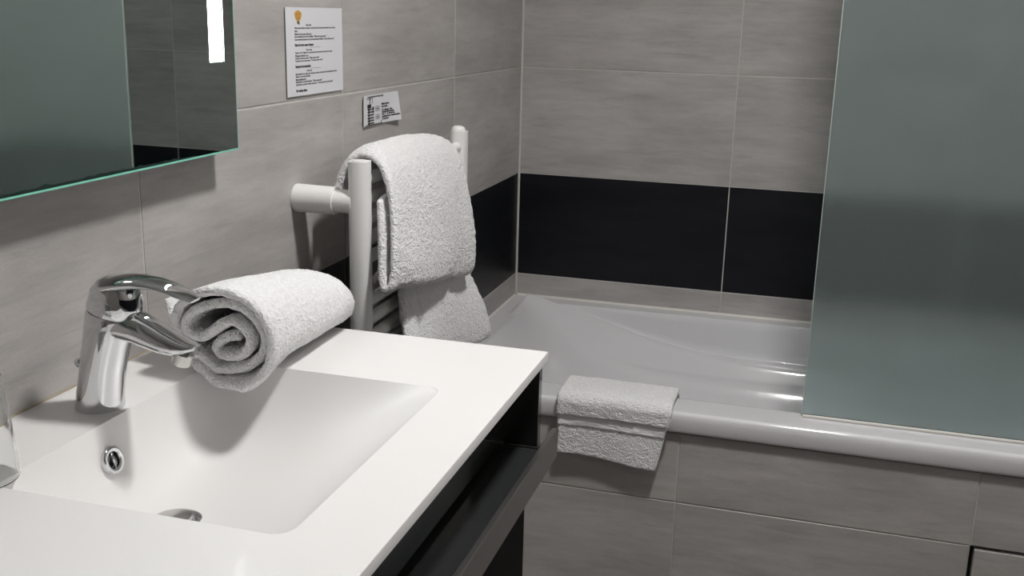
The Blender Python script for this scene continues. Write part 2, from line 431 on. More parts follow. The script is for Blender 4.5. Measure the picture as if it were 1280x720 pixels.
# ------------------------------------------------------------------ washbasin top
def make_basin():
    bx0, bx1, by0, by1 = 0.104, 0.413, -2.173, -1.779
    TH = 0.0135
    root = tag(empty('washbasin', (0.25, -1.98, ZC)), 'white moulded washbasin top with a rectangular sunken bowl', 'washbasin')
    nx, ny = 84, 104
    def smin(v, k):
        m = min(v); return m - math.log(sum(math.exp(-(q - m) / k) for q in v)) * k
    def sp(t, p): return max(t, 0) ** p
    def dep(u, v):          # u, v inside the bowl
        x, y = u - bx0, v - by0; X, Y = bx1 - u, by1 - v
        dx0 = 1 - math.exp(-x / 0.016); dX = 1 - math.exp(-X / 0.085)
        dy0 = 1 - math.exp(-y / 0.020); dY = 1 - math.exp(-Y / 0.042)
        s = dx0 * dX * dy0 * dY
        fl = 0.098 + 0.010 * (1 - ((u - 0.19) ** 2 + (v + 2.0) ** 2) / 0.06)
        return fl * s
    # rim outline of the bowl, with rounded front corners, is a warp of the unit square
    def warp(s, t):
        x = bx0 + (bx1 - bx0) * s; y = by0 + (by1 - by0) * t
        r = 0.020
        # pull the corners in on the front side
        cx = bx1 - x
        for yy, sg in ((by0, 1), (by1, -1)):
            d = abs(y - yy)
            if cx < r and d < r:
                a, b = (r - cx) / r, (r - d) / r
                m = max(a, b); l = math.hypot(a, b)
                k = m / l if l > 0 else 1
                x = bx1 - r + a * k * r; y = yy + sg * (r - b * k * r)
        return x, y
    bm = bmesh.new()
    ease = lambda t: t + 0.0
    def sgrid(n):      # denser towards both ends
        return [0.5 - 0.5 * math.cos(PI * k / n) for k in range(n + 1)]
    us, vs = sgrid(nx), sgrid(ny)
    G = []
    for s in us:
        row = []
        for t in vs:
            x, y = warp(s, t); row.append(bm.verts.new((x, y, ZC - dep(x, y))))
        G.append(row)
    for i in range(nx):
        for j in range(ny): bm.faces.new((G[i][j], G[i+1][j], G[i+1][j+1], G[i][j+1]))
    # deck around it
    X0, X1, Y0, Y1 = 0.0005, 0.4985, YL, YR
    loop = [G[i][0] for i in range(nx + 1)] + [G[nx][j] for j in range(1, ny + 1)] + [G[i][ny] for i in range(nx - 1, -1, -1)] + [G[0][j] for j in range(ny - 1, 0, -1)]
    for v in loop: v.co.z = ZC
    br = 0.0012
    def deck(x, y):
        if y <= by0 + 1e-6: pass
        return None
    outer = []
    n1, n2 = nx, ny
    for i in range(nx + 1): outer.append((X0 + br + (X1 - X0 - 2 * br) * us[i], Y0 + br))
    for j in range(1, ny + 1): outer.append((X1 - br, Y0 + br + (Y1 - Y0 - 2 * br) * vs[j]))
    for i in range(nx - 1, -1, -1): outer.append((X0 + br + (X1 - X0 - 2 * br) * us[i], Y1 - br))
    for j in range(ny - 1, 0, -1): outer.append((X0 + br, Y0 + br + (Y1 - Y0 - 2 * br) * vs[j]))
    cxm, cym = (X0 + X1) / 2, (Y0 + Y1) / 2
    hx, hy = (X1 - X0) / 2, (Y1 - Y0) / 2
    ring = [bm.verts.new((x, y, ZC)) for x, y in outer]
    n = len(loop)
    ring0 = []
    for x, y in outer:      # supporting loop just inside the rounded edge keeps the deck flat
        ring0.append(bm.verts.new((cxm + (x - cxm) * (hx - br - 0.002) / (hx - br), cym + (y - cym) * (hy - br - 0.002) / (hy - br), ZC)))
    for k in range(n):
        bm.faces.new((loop[k], loop[(k+1) % n], ring0[(k+1) % n], ring0[k]))
        bm.faces.new((ring0[k], ring0[(k+1) % n], ring[(k+1) % n], ring[k]))
    prev = ring
    for q, dz in ((0.7 * br, 0.3 * br), (br, br), (br, TH - br * 0.6), (br * 0.5, TH)):
        cur = []
        for (x, y) in outer:
            sx = q * (1 if x > X1 - br - 1e-6 else -1 if x < X0 + br + 1e-6 else 0)
            sy = q * (1 if y > Y1 - br - 1e-6 else -1 if y < Y0 + br + 1e-6 else 0)
            cur.append(bm.verts.new((x + sx, y + sy, ZC - dz)))
        for k in range(n): bm.faces.new((prev[k], prev[(k+1) % n], cur[(k+1) % n], cur[k]))
        prev = cur
    # underside of the bowl
    ug = []
    low = [bm.verts.new((loop[k].co.x, loop[k].co.y, ZC - TH)) for k in range(n)]
    for k in range(n): bm.faces.new((prev[k], prev[(k+1) % n], low[(k+1) % n], low[k]))
    pit = [bm.verts.new((v.co.x, v.co.y, ZC - 0.125)) for v in low]
    for k in range(n): bm.faces.new((low[k], low[(k+1) % n], pit[(k+1) % n], pit[k]))
    bm.faces.new(pit)
    o = obj('basin_top', bm, M['resin'], None, True, angle=32); keep(o, root)
    for p in o.data.polygons:
        if all(abs(o.data.vertices[i].co.z - ZC) < 1e-6 for i in p.vertices): p.use_smooth = False
    # overflow ring on the wall side of the bowl
    ov = Vector((0.1145, -2.012, 0.8445))
    nrm = Vector((1, 0, 0.30)).normalized(); t = Vector((0, 1, 0)); up = nrm.cross(t)
    def ring_mesh(prof):
        bm = bmesh.new(); rings = []
        for r, h in prof: rings.append([ov + (t * math.cos(a) + up * math.sin(a)) * r + nrm * h for a in [2 * PI * k / 40 for k in range(40)]])
        loft(bm, rings, False, False); return bm
    ro = obj('overflow_ring', ring_mesh([(0.0155, -0.004), (0.0158, 0.002), (0.0145, 0.0036), (0.0100, 0.0030), (0.0092, 0.0015), (0.0092, -0.006)]), M['chrome'], None, True); keep(ro, root)
    ob = bmesh.new(); ob.from_mesh(o.data); cut = []
    for f in ob.faces:
        d = f.calc_center_median() - ov; h = d.dot(nrm)
        if abs(h) < 0.02 and (d - nrm * h).length < 0.0120: cut.append(f)
    bmesh.ops.delete(ob, geom=cut, context='FACES'); ob.to_mesh(o.data); ob.free()
    bm = bmesh.new(); loft(bm, [[ov + (t * math.cos(a) + up * math.sin(a)) * 0.0094 + nrm * h for a in [2 * PI * k / 32 for k in range(32)]] for h in (-0.040, -0.002)], True, False)
    sub(obj('overflow_pipe', bm, plain('dark_plastic_pipe', (0.03, 0.027, 0.025), 0.5)), ro)
    bm = bmesh.new(); tube(bm, ov + up * 0.0092 + nrm * 0.0012, ov - up * 0.0092 + nrm * 0.0012, 0.0013, n=10)
    sub(obj('overflow_bar', bm, M['chrome'], None, True), ro)
    # pop-up waste
    dx, dy = 0.193, -2.018; dz = ZC - dep(dx, dy)
    bm = bmesh.new(); lathe(bm, (dx, dy, dz - 0.001), [(0.001, 0.0), (0.029, 0.0), (0.029, 0.003), (0.027, 0.0042), (0.021, 0.0042), (0.001, 0.0040)])
    wr_ = keep(obj('waste_ring', bm, M['chrome'], None, True, angle=40), root)
    bm = bmesh.new(); lathe(bm, (dx, dy, dz + 0.002), [(0.001, 0.0), (0.017, 0.0), (0.019, 0.003), (0.018, 0.0055), (0.011, 0.0072), (0.001, 0.0076)])
    sub(obj('waste_plug', bm, M['brushed'], None, True, angle=40), wr_)
make_basin()

# ------------------------------------------------------------------ vanity cabinet
van = tag(empty('vanity_cabinet', (0.25, -1.98, 0.30)), 'black high-gloss vanity cabinet with a grey metal bar under the washbasin', 'cabinet')
def vpart(name, *a, mat='lacquer', bev=0.001): return keep(bx(name, *a, M[mat], None, bev, 1), van)
zt = ZC - 0.0142
vpart('side_panel', 0.002, 0.4915, YR - 0.018, YR - 0.002, 0.752, zt)
vpart('side_panel', 0.002, 0.4915, YL + 0.002, YL + 0.018, 0.752, zt)
vpart('end_edging', 0.442, 0.4925, YR - 0.0185, YR - 0.0015, 0.7495, 0.7518, mat='edging', bev=0.0003)
vpart('upper_front', 0.425, 0.443, YL + 0.019, YR - 0.019, 0.757, zt)
vpart('shelf', 0.002, 0.500, YL + 0.002, YR - 0.004, 0.737, 0.7487)
vpart('metal_bar', 0.5068, 0.5150, YL + 0.002, YR + 0.003, 0.7325, 0.7745, mat='edging')
for yy in (YL + 0.08, -1.98, YR - 0.12): vpart('bar_bracket', 0.4995, 0.5072, yy - 0.01, yy + 0.01, 0.739, 0.747, mat='edging', bev=0.0004)
vpart('lower_front', 0.4545, 0.4725, YL + 0.004, YR - 0.004, 0.32, 0.7365, mat='matt')
vpart('lower_body', 0.002, 0.454, YL + 0.004, YR - 0.006, 0.318, 0.7365, mat='matt')

# ------------------------------------------------------------------ faucet
def make_faucet():
    Y = -1.966
    root = tag(empty('basin_faucet', (0.068, Y, ZC)), 'chrome single-lever basin faucet standing on the washbasin deck', 'faucet')
    def ell(c, d, a, b, n=36, flat=0.0):
        """ring round centre c, perpendicular to d (in the xz plane); a = half width in y, b = half size in plane"""
        d = Vector(d).normalized(); v = Vector((0, 1, 0)); u = v.cross(d).normalized()
        R = []
        for k in range(n):
            t = 2 * PI * k / n; cu, cv = math.cos(t), math.sin(t)
            R.append(Vector((c[0], Y, c[1])) + u * (b * cu) + v * (a * cv))
        return R
    # body: leaning cylinder, slightly narrower in the middle
    bm = bmesh.new()
    body = [(0.068, 0.8852, 0.0272, 0.0272), (0.068, 0.888, 0.0275, 0.0275), (0.0695, 0.900, 0.0262, 0.0262), (0.075, 0.930, 0.0250, 0.0252),
            (0.082, 0.958, 0.0250, 0.0262), (0.0885, 0.980, 0.0256, 0.0285), (0.0935, 0.995, 0.0262, 0.0302), (0.0945, 0.9985, 0.0250, 0.029)]
    rings = []
    for i, (x, z, a, b) in enumerate(body):
        d = Vector((0.0, 0, 1)) if i < 3 else Vector((0.10, 0, 1)) if i < 6 else Vector((0.20, 0, 1))
        rings.append(ell((x, z), d, a, b))
    loft(bm, rings); keep(obj('body', bm, M['chrome'], None, True, angle=50), root)
    # spout: tapering beak with a flat oval section
    bm = bmesh.new(); rings = []
    sp = [((0.096, 0.9835), (1, 0, -0.05), 0.0215, 0.0150), ((0.112, 0.9865), (1, 0, -0.15), 0.0225, 0.0175), ((0.128, 0.9835), (1, 0, -0.28), 0.0218, 0.0178),
          ((0.145, 0.9775), (1, 0, -0.36), 0.0208, 0.0158), ((0.161, 0.9720), (1, 0, -0.36), 0.0198, 0.0138), ((0.176, 0.9685), (1, 0, -0.34), 0.0180, 0.0112),
          ((0.188, 0.9680), (1, 0, -0.32), 0.0145, 0.0075), ((0.197, 0.9695), (1, 0, -0.30), 0.0080, 0.0030)]
    for c, d, a, b in sp: rings.append(ell(c, d, a, b))
    loft(bm, rings); spo = obj('spout', bm, M['chrome'], None, True, angle=60); keep(spo, root)
    bm = bmesh.new(); tube(bm, (0.1815, Y, 0.9620), (0.1765, Y, 0.9495), 0.0112, 0.0108, 28)
    sub(obj('aerator', bm, M['brushed'], None, True, angle=40), spo)
    # lever head and blade
    bm = bmesh.new(); rings = []
    hd = [(0.0955, 0.9995, 0.0258, 0.0312), (0.0968, 1.0015, 0.0268, 0.0322), (0.0990, 1.012, 0.0266, 0.0300), (0.1015, 1.0235, 0.0256, 0.0268), (0.1040, 1.0310, 0.0235, 0.0228), (0.1065, 1.0365, 0.0180, 0.0160), (0.108, 1.0390, 0.006, 0.006)]
    for x, z, a, b in hd: rings.append(ell((x, z), (0.25, 0, 1), a, b))
    loft(bm, rings); he = obj('lever_head', bm, M['chrome'], None, True, angle=50); keep(he, root)
    bm = bmesh.new(); rings = []
    bl = [((0.0745, 1.0190), (1, 0, 0.45), 0.0130, 0.0040), ((0.084, 1.0255), (1, 0, 0.36), 0.0225, 0.0085), ((0.099, 1.0310), (1, 0, 0.26), 0.0248, 0.0100), ((0.116, 1.0350), (1, 0, 0.14), 0.0235, 0.0088), ((0.134, 1.0372), (1, 0, 0.0), 0.0208, 0.0066),
          ((0.154, 1.0360), (1, 0, -0.14), 0.0188, 0.0052), ((0.172, 1.0320), (1, 0, -0.27), 0.0170, 0.0043), ((0.188, 1.0268), (1, 0, -0.36), 0.0148, 0.0033), ((0.199, 1.0222), (1, 0, -0.4), 0.0095, 0.0016)]
    for c, d, a, b in bl: rings.append(ell(c, d, a, b))
    loft(bm, rings); keep(obj('lever_blade', bm, M['chrome'], None, True, angle=60), root)
    # dark joint between body and lever head
    bm = bmesh.new(); loft(bm, [ell((0.0945, 0.9975), (0.22, 0, 1), 0.0242, 0.028), ell((0.0958, 1.0008), (0.22, 0, 1), 0.0242, 0.028)])
    keep(obj('joint_gap', bm, M['blackhole'], None, True, angle=50), root)
    # pull-rod knob behind the body
    bm = bmesh.new(); tube(bm, (0.0470, Y, 0.9335), (0.064, Y, 0.9320), 0.0034, n=16)
    ro = obj('pull_rod', bm, M['chrome'], None, True, angle=50); keep(ro, root)
    bm = bmesh.new(); lathe(bm, (0.0455, Y, 0.934), [(0.0005, -0.0062), (0.0035, -0.0052), (0.0060, -0.002), (0.0064, 0.001), (0.0048, 0.0045), (0.0005, 0.0062)], 24)
    keep(obj('pull_knob', bm, M['chrome'], None, True), root)
make_faucet()

# ------------------------------------------------------------------ mirror with light strips
mir = tag(empty('lighted_mirror', (0.0, -1.978, 1.13)), 'frameless wall mirror with a lit vertical strip and green glass edges', 'mirror')
MY0, MY1, MZ0, MZ1, MXB, MXF = -2.362, -1.598, 1.1325, 1.88, 0.034, 0.040
def mpart(name, *a, mat='silver', bev=0.0): return keep(bx(name, *a, M[mat], None, bev, 1), mir)
# the pane, as pieces round the strip cut-out of the silvering
SW = [(-1.662, -1.626)]; SZ0, SZ1 = 1.2545, 1.79
TILT = 0.003
def mirror_front():
    ys = [MY0 + 0.0036, SW[0][0], SW[0][1], MY1 - 0.0014]; zs = [MZ0 + 0.0026, SZ0, SZ1, MZ1 - 0.0036]
    bm = bmesh.new(); V = {}
    def v(i, j):
        if (i, j) not in V: V[i, j] = bm.verts.new((MXF + (zs[j] - MZ0) * TILT, ys[i], zs[j]))
        return V[i, j]
    for i in range(3):
        for j in range(3):
            if i == 1 and j == 1: continue
            bm.faces.new((v(i, j), v(i+1, j), v(i+1, j+1), v(i, j+1)))
    r = bmesh.ops.extrude_face_region(bm, geom=bm.faces[:])
    for g in r['geom']:
        if isinstance(g, bmesh.types.BMVert): g.co.x -= 0.0008
    return obj('mirror_face', bm, M['silver'])
keep(mirror_front(), mir)
def tilted(o):
    for vv in o.data.vertices: vv.co.x += (vv.co.z - MZ0) * TILT
    return o
tilted(mpart('glass_edge', MXB, MXF, MY0, MY1, MZ0, MZ0 + 0.0024, mat='gedge'))
tilted(mpart('glass_edge', MXB, MXF, MY0, MY1, MZ1 - 0.0034, MZ1, mat='gedge'))
tilted(mpart('glass_edge', MXB, MXF, MY1 - 0.0013, MY1, MZ0 + 0.0026, MZ1 - 0.0035, mat='gedge'))
tilted(mpart('glass_edge', MXB, MXF, MY0, MY0 + 0.0034, MZ0 + 0.0035, MZ1 - 0.0035, mat='gedge'))
for a, b in SW:
    tilted(mpart('light_strip', MXF - 0.004, MXF - 0.0025, a + 0.0002, b - 0.0002, SZ0 + 0.0002, SZ1 - 0.0002, mat='sandblast'))
def corroded_edge():
    bm = bmesh.new(); n = 90; lo = []; hi = []
    for k in range(n + 1):
        y = -2.20 + (0.50) * k / n; f = math.sin(PI * k / n) ** 0.5
        h = 0.0006 + f * (0.0022 + 0.0060 * max(0, noise.noise(Vector((y * 55, 3.1, 0)))) + 0.0022 * max(0, noise.noise(Vector((y * 170, 1.7, 0)))))
        lo.append((y, MZ0 + 0.0027)); hi.append((y, MZ0 + 0.0027 + h))
    V = [[bm.verts.new((MXF + 0.0001 + dx + (z - MZ0) * TILT, y, z)) for y, z in row] for dx in (0, 0.00012) for row in (lo, hi)]
    for k in range(n):
        bm.faces.new((V[2][k], V[2][k+1], V[3][k+1], V[3][k])); bm.faces.new((V[1][k], V[1][k+1], V[3][k+1], V[3][k]))
    return obj('desilvered_edge', bm, plain('blackened_silvering', (0.012, 0.03, 0.027), 0.3))
keep(corroded_edge(), mir)
tilted(mpart('backing', MXB - 0.002, MXB + 0.001, MY0 + 0.006, MY1 - 0.006, MZ0 + 0.006, MZ1 - 0.006, mat='matt'))
mpart('housing', 0.0012, MXB - 0.003, MY0 + 0.10, MY1 - 0.10, MZ0 + 0.10, MZ1 - 0.10, mat='matt')

# ------------------------------------------------------------------ towel radiator
def make_radiator():
    xr, ya, yb, zt, zb = 0.1125, -1.354, -0.862, 1.090, 0.40
    root = tag(empty('towel_radiator', (xr, (ya + yb) / 2, zb)), 'white tubular towel radiator on wall brackets between washbasin and bath', 'radiator')
    def dprof(c, z, w=0.0185, d=0.0195):
        # rounded D section: flat towards the wall, bulging to the room and sides
        P = []
        for k in range(28):
            t = 2 * PI * k / 28
            cx, sy_ = math.cos(t), math.sin(t)
            x = d * (abs(cx) ** 0.8) * (1 if cx > 0 else -1); y = w * (abs(sy_) ** 0.8) * (1 if sy_ > 0 else -1)
            if x < 0: x *= 0.8
            P.append(Vector((c[0] + x, c[1] + y, z)))
        return P
    for y in (ya, yb):
        bm = bmesh.new(); loft(bm, [dprof((xr, y), z) for z in (zb, zt)])
        po = obj('post', bm, M['enamel'], None, True, angle=40); keep(po, root)
        bm = bmesh.new()
        hh = [(0.014, 0.0002), (0.0145, 0.003), (0.013, 0.0075), (0.008, 0.0105), (0.001, 0.0115)] if y == yb else [(0.013, 0.0002), (0.013, 0.0012), (0.001, 0.0016)]
        lathe(bm, (xr, y, zt), hh, 28)
        sub(obj('post_cap', bm, M['enamel'], None, True, angle=60), po)
    z = 1.058; k = 0
    while z > 0.44:
        bm = bmesh.new(); tube(bm, (xr + 0.002, ya + 0.012, z), (xr + 0.002, yb - 0.012, z), 0.0105, n=20)
        keep(obj('rail', bm, M['enamel'], None, True, angle=40), root)
        k += 1; z -= 0.0335 if k not in (5, 11) else 0.075
    for y in (ya, yb):
        for zz in (1.022, 0.47):
            bm = bmesh.new(); tube(bm, (0.0006, y, zz), (0.072, y, zz), 0.0235, 0.0225, 32)
            br = obj('wall_bracket', bm, M['enamel'], None, True, angle=40); keep(br, root)
            bm = bmesh.new(); tube(bm, (0.0715, y, zz), (xr - 0.008, y, zz), 0.0195, n=32)
            sub(obj('bracket_collar', bm, M['enamel'], None, True, angle=40), br)
make_radiator()

# ------------------------------------------------------------------ towels
def upper_towel():
    y0, y1, nv, nu = -1.322, -0.985, 130, 250
    base = resample(smooth_path([(0.049, 0, 1.002), (0.056, 0, 1.050), (0.076, 0, 1.093), (0.110, 0, 1.109), (0.146, 0, 1.092), (0.169, 0, 1.03), (0.178, 0, 0.94),
                                 (0.179, 0, 0.885), (0.1675, 0, 0.866), (0.157, 0, 0.890), (0.155, 0, 0.96), (0.145, 0, 1.03)]), nu)
    g = []
    for i, p in enumerate(base):
        row = []
        for j in range(nv):
            t = j / (nv - 1); y = y0 + (y1 - y0) * t
            front = max(0, min(1, (p.x - 0.10) / 0.05)); low = max(0, min(1, (1.10 - p.z) / 0.22))
            z = p.z - front * low * (-0.022 + 0.075 * t) - 0.018 * max(0, (t - 0.55) / 0.45) ** 1.5 * (1 - low) - 0.012 * max(0, (0.12 - t) / 0.12) ** 2
            x = p.x + front * low * (0.010 * math.sin(t * 5.0 + 0.4) * low + 0.010 * t)
            # soft vertical crease near the far edge
            x -= 0.010 * front * low * max(0, min(1, (p.x - 0.162) / 0.012)) * math.exp(-((t - 0.80) / 0.045) ** 2)
            # far side edge drifts a little outwards lower down
            yy = y + 0.028 * low * front * t - 0.052 * low * front * (1 - t) - 0.012 * front * (1 - t)
            row.append(Vector((x, yy, z)))
        g.append(row)
    o = cloth('folded_towel', g, 0.0125, M['terry'], None, 0.003, 11, 0.0011, 1.7)
    return tag(o, 'white terry towel folded over the top rails of the radiator', 'towel')
upper_towel()
def lower_towel():
    nv, nu = 96, 150
    base = resample(smooth_path([(0.070, 0, 0.70), (0.074, 0, 0.82), (0.088, 0, 0.865), (0.114, 0, 0.886), (0.142, 0, 0.866), (0.1405, 0, 0.82), (0.153, 0, 0.74),
                                 (0.154, 0, 0.672), (0.147, 0, 0.662), (0.140, 0, 0.69), (0.139, 0, 0.76)]), nu)
    g = []
    for i, p in enumerate(base):
        row = []
        for j in range(nv):
            t = j / (nv - 1)
            front = max(0, min(1, (p.x - 0.10) / 0.04)); low = max(0, min(1, (0.86 - p.z) / 0.19))
            y = -1.25 + (-0.925 + 1.25) * t
            y += 0.095 * low * t * front - 0.040 * (1 - t) * low * front
            z = p.z - front * low * 0.030 * (t - 0.5)
            x = p.x + front * low * (0.013 * math.sin(t * 7.5 + 0.6) - 0.024 * math.exp(-((t - 0.20) / 0.06) ** 2) + 0.012)
            row.append(Vector((x, y, z)))
        g.append(row)
    o = cloth('folded_towel', g, 0.0125, M['terry'], None, 0.004, 10, 0.0012, 5.1)
    return tag(o, 'white terry towel hanging from the lower radiator rails beside the bath', 'towel')
lower_towel()

def rolled_towel():
    """towel folded double and rolled, lying on the deck with its near end over the bowl"""
    YA, YB = -1.858, -1.572
    nu, nv = 460, 84
    pts = [(-.098, .030), (-.090, .010), (-.078, -.018), (-.052, -.044), (-.015, -.0535), (.030, -.052), (.062, -.032), (.072, .002), (.058, .034), (.022, .050), (-.020, .049), (-.052, .036), (-.069, .008), (-.063, -.020),
           (-.040, -.037), (-.005, -.040), (.032, -.036), (.054, -.014), (.050, .014), (.026, .032), (-.010, .034), (-.040, .024), (-.053, .007), (-.046, -.007), (-.030, -.007), (-.014, .006), (.010, .017), (.030, .010), (.037, -.008), (.022, -.0235), (-.004, -.0265),
           (-.020, -.021), (-.018, -.011), (.000, -.005), (.016, -.006)]
    P = resample(smooth_path([(a, 0, b) for a, b in pts], 3), nu)
    g = []
    for i, p in enumerate(P):
        u = i / (nu - 1); row = []
        tail = max(0, 1 - u / 0.10)
        for j in range(nv):
            t = j / (nv - 1)
            ya = YA + 0.016 * (0.5 + 0.5 * math.sin(u * 13.0 + 0.6)) + 0.016 * u + 0.035 * tail
            yb = YB - 0.030 * u
            y = ya + (yb - ya) * t
            end = max(0, (t - 0.86) / 0.14)
            sx = 1.0 - 0.05 * t ** 2.0 - 0.16 * end ** 2
            sz = 1.04 - 0.37 * t ** 1.2 - 0.22 * end ** 2
            ang = 0.10 * (1 - t); px = p.x * math.cos(ang) - p.z * math.sin(ang); pz = p.x * math.sin(ang) + p.z * math.cos(ang)
            x = 0.152 - 0.010 * t + px * sx
            x = max(x, 0.012)
            z = ZC + 0.0060 + 0.0535 * sz + pz * sz
            if z < ZC + 0.0090: z = ZC + 0.0100 + (z - ZC - 0.0090) * 0.05
            over = max(0, (-1.774 - y) / 0.08); low = max(0, min(1, (0.035 - pz) / 0.088))
            z -= 0.024 * over ** 1.3 * low * max(0, min(1, (x - 0.114) / 0.022))
            row.append(Vector((x, y, z)))
        g.append(row)
    o = cloth('rolled_towel', g, 0.0122, M['terry'], None, 0.0026, 15, 0.0010, 3.3)
    return tag(o, 'rolled white terry towel lying on the washbasin deck beside the faucet', 'towel')
rolled_towel()

def rim_towel():
    x0, x1, nu, nv = 0.334, 0.580, 150, 90
    root = tag(empty('hand_towel', (0.457, -0.80, RIM)), 'small white terry hand towel draped over the front rim of the bath', 'towel')
    yo = -0.8135
    def build(name, path, xa, xb, skew, thick, seed, mat, wob=0.0022):
        base = resample(smooth_path(path), nu); g = []
        for p in base:
            row = []
            for j in range(nv):
                t = j / (nv - 1); low = max(0, min(1, (0.51 - p.z) / 0.13)) if p.y < -0.79 else 0
                x = xa + (xb - xa) * t - 0.030 * low * t
                z = p.z - low * skew * t + low * 0.002 * math.sin(t * 6)
                y = p.y - low * (0.003 * math.sin(t * 7 + seed))
                row.append(Vector((x, y, z)))
            g.append(row)
        return cloth(name, g, thick, mat, None, wob, 14, 0.0009, seed)
    inner = build('inner_layer', [(0, -0.672, 0.44), (0, -0.676, 0.50), (0, -0.698, 0.5215), (0, -0.75, 0.522), (0, -0.808, 0.5225), (0, yo - 0.0005, 0.514), (0, yo - 0.001, 0.45), (0, yo, 0.392)],
                  x0, x1, 0.012, 0.009, 2.0, M['terry'])
    keep(inner, root)
    outer = build('outer_fold', [(0, -0.705, 0.5315), (0, -0.75, 0.534), (0, -0.812, 0.5345), (0, yo - 0.0120, 0.520), (0, yo - 0.0105, 0.503), (0, yo - 0.0100, 0.487)],
                  x0 - 0.001, x1 + 0.002, 0.006, 0.0095, 2.0, M['terry'])
    keep(outer, root)
    band = build('woven_band', [(0, yo - 0.0065, 0.4860), (0, yo - 0.0066, 0.474), (0, yo - 0.0065, 0.463)], x0 + 0.001, x1 - 0.001, 0.007, 0.0040, 2.0, M['band'])
    keep(band, root)
rim_towel()

# ------------------------------------------------------------------ notices on the wall
def text_mesh(lines):
    """lines: (string, y, z, size, bold, underline) laid on the wall plane; returns a mesh in world coordinates"""
    bm = bmesh.new()
    for s, y, z, size, bold, ul, width in lines:
        cu = bpy.data.curves.new('t', 'FONT'); cu.body = s; cu.size = size; cu.resolution_u = 2
        cu.offset = 0.00030 if bold else 0.00015
        o = bpy.data.objects.new('t', cu); COL.objects.link(o)
        bpy.context.view_layer.update()
        me = bpy.data.meshes.new_from_object(o.evaluated_get(bpy.context.evaluated_depsgraph_get()))
        xs = [v.co.x for v in me.vertices]; wd = max(xs) - min(xs); k = width / wd if width else 1.0
        me.transform(Matrix(((0, 0, 1, 0.0), (k, 0, 0, y), (0, 1, 0, z), (0, 0, 0, 1))))
        bm.from_mesh(me)
        if ul:
            w_ = wd * k
            box(bm, 0, 0.00002, y, y + w_, z - size * 0.16, z - size * 0.09)
        bpy.data.objects.remove(o); bpy.data.curves.remove(cu); bpy.data.meshes.remove(me)
    return bm
def notice():
    ya, yb, za, zb = -1.3808, -1.1755, 1.1880, 1.3280
    W_, H_ = yb - ya, zb - za
    root = tag(empty('notice_sheet', (0, (ya + yb) / 2, za)), 'white laminated notice sheet with three blocks of text and golden emblem', 'notice')
    sheet = keep(bx('sheet', 0.0022, 0.0030, ya, yb, za, zb, M['paper']), root)
    for yy in (ya + 0.02, yb - 0.02):
        for zz in (za + 0.015, zb - 0.015): keep(bx('adhesive_pad', 0.0005, 0.0022, yy - 0.008, yy + 0.008, zz - 0.006, zz + 0.006, M['caulk']), root)
    def L(s, px, py, wpx, size=0.0042, b=False, u=False):
        # fractions measured on the sheet
        return (s, ya + px * W_, za + (1 - py) * H_, size, b, u, wpx * W_)
    T = [L('Cher client,', .33, .207, .10), L("Nous vous invitons à laisser vos linges sur le porte-serviettes si vous ne les", .14, .240, .72), L('utilisez pas.', .14, .275, .05),
         L('Merci de nous dire si :', .14, .308, .29, u=True), L('Les serviettes par terre signifient : "Merci de les changer"', .14, .338, .55), L('Les serviettes pendues sur le porte-serviettes signifient : "Je les utilise encore"', .14, .370, .70),
         L('Merci de votre compréhension', .14, .432, .32, 0.0048, True, True), L('_ _ _ _ _ _ _ _ _', .40, .450, .18),
         L('Dear guest,', .33, .490, .10), L('Thank you for helping us to protect the environment and save the water', .14, .520, .66), L('Please inform us :', .14, .552, .23, u=True),
         L('Towels on the floor means : "Please change them"', .14, .583, .42), L('Towels on the rack means : "I will use them again"', .14, .612, .48),
         L('Thank you for your understanding', .14, .676, .26, 0.0048, True, True), L('_ _ _ _ _ _ _ _ _', .40, .692, .18),
         L('Lieber Gast,', .33, .728, .09), L('Bitte helfen Sie uns dabei, die Umwelt zu schonen und lassen Sie die Handtücher auf dem', .14, .762, .74), L('Halter, wenn Sie möchten', .14, .790, .25),
         L('Bitte beachten Sie :', .14, .822, .18, u=True), L('Handtücher auf dem Boden : "Bitte wechseln"', .14, .852, .46), L('Handtücher auf dem Halter bedeuten : "Ich benutze sie noch einmal"', .14, .882, .66),
         L('Wir danken Ihnen', .14, .952, .19, 0.0048, True, True)]
    bm = text_mesh(T); bmesh.ops.translate(bm, verts=bm.verts[:], vec=(0.00312, 0, 0)); sub(obj('printed_text', bm, M['ink']), sheet)
    # golden emblem: bulb-shaped with a dark foot
    cy_, cz_ = ya + 0.205 * W_, za + 0.905 * H_
    prof = [(0.0, .060), (.030, .055), (.055, .035), (.060, .010), (.050, -.020), (.035, -.045), (.022, -.060)]
    ring = [(a, b) for a, b in prof] + [(-a, b) for a, b in prof[::-1][:-1]]
    bm = bmesh.new(); loft(bm, [[Vector((x, cy_ + a * W_ , cz_ + b * H_)) for a, b in ring] for x in (0.00305, 0.00315)])
    sub(obj('golden_emblem', bm, M['gold']), sheet)
    bm = bmesh.new()
    box(bm, 0.00305, 0.00317, cy_ - .020 * W_, cy_ - .003 * W_, cz_ - .088 * H_, cz_ - .061 * H_); box(bm, 0.00305, 0.00317, cy_ + .002 * W_, cy_ + .022 * W_, cz_ - .098 * H_, cz_ - .061 * H_)
    box(bm, 0.00316, 0.00319, cy_ - .030 * W_, cy_ - .008 * W_, cz_ + .012 * H_, cz_ + .018 * H_); box(bm, 0.00316, 0.00319, cy_ + .010 * W_, cy_ + .032 * W_, cz_ + .014 * H_, cz_ + .020 * H_)
    box(bm, 0.00316, 0.00319, cy_ - .014 * W_, cy_ + .020 * W_, cz_ - .024 * H_, cz_ - .018 * H_)
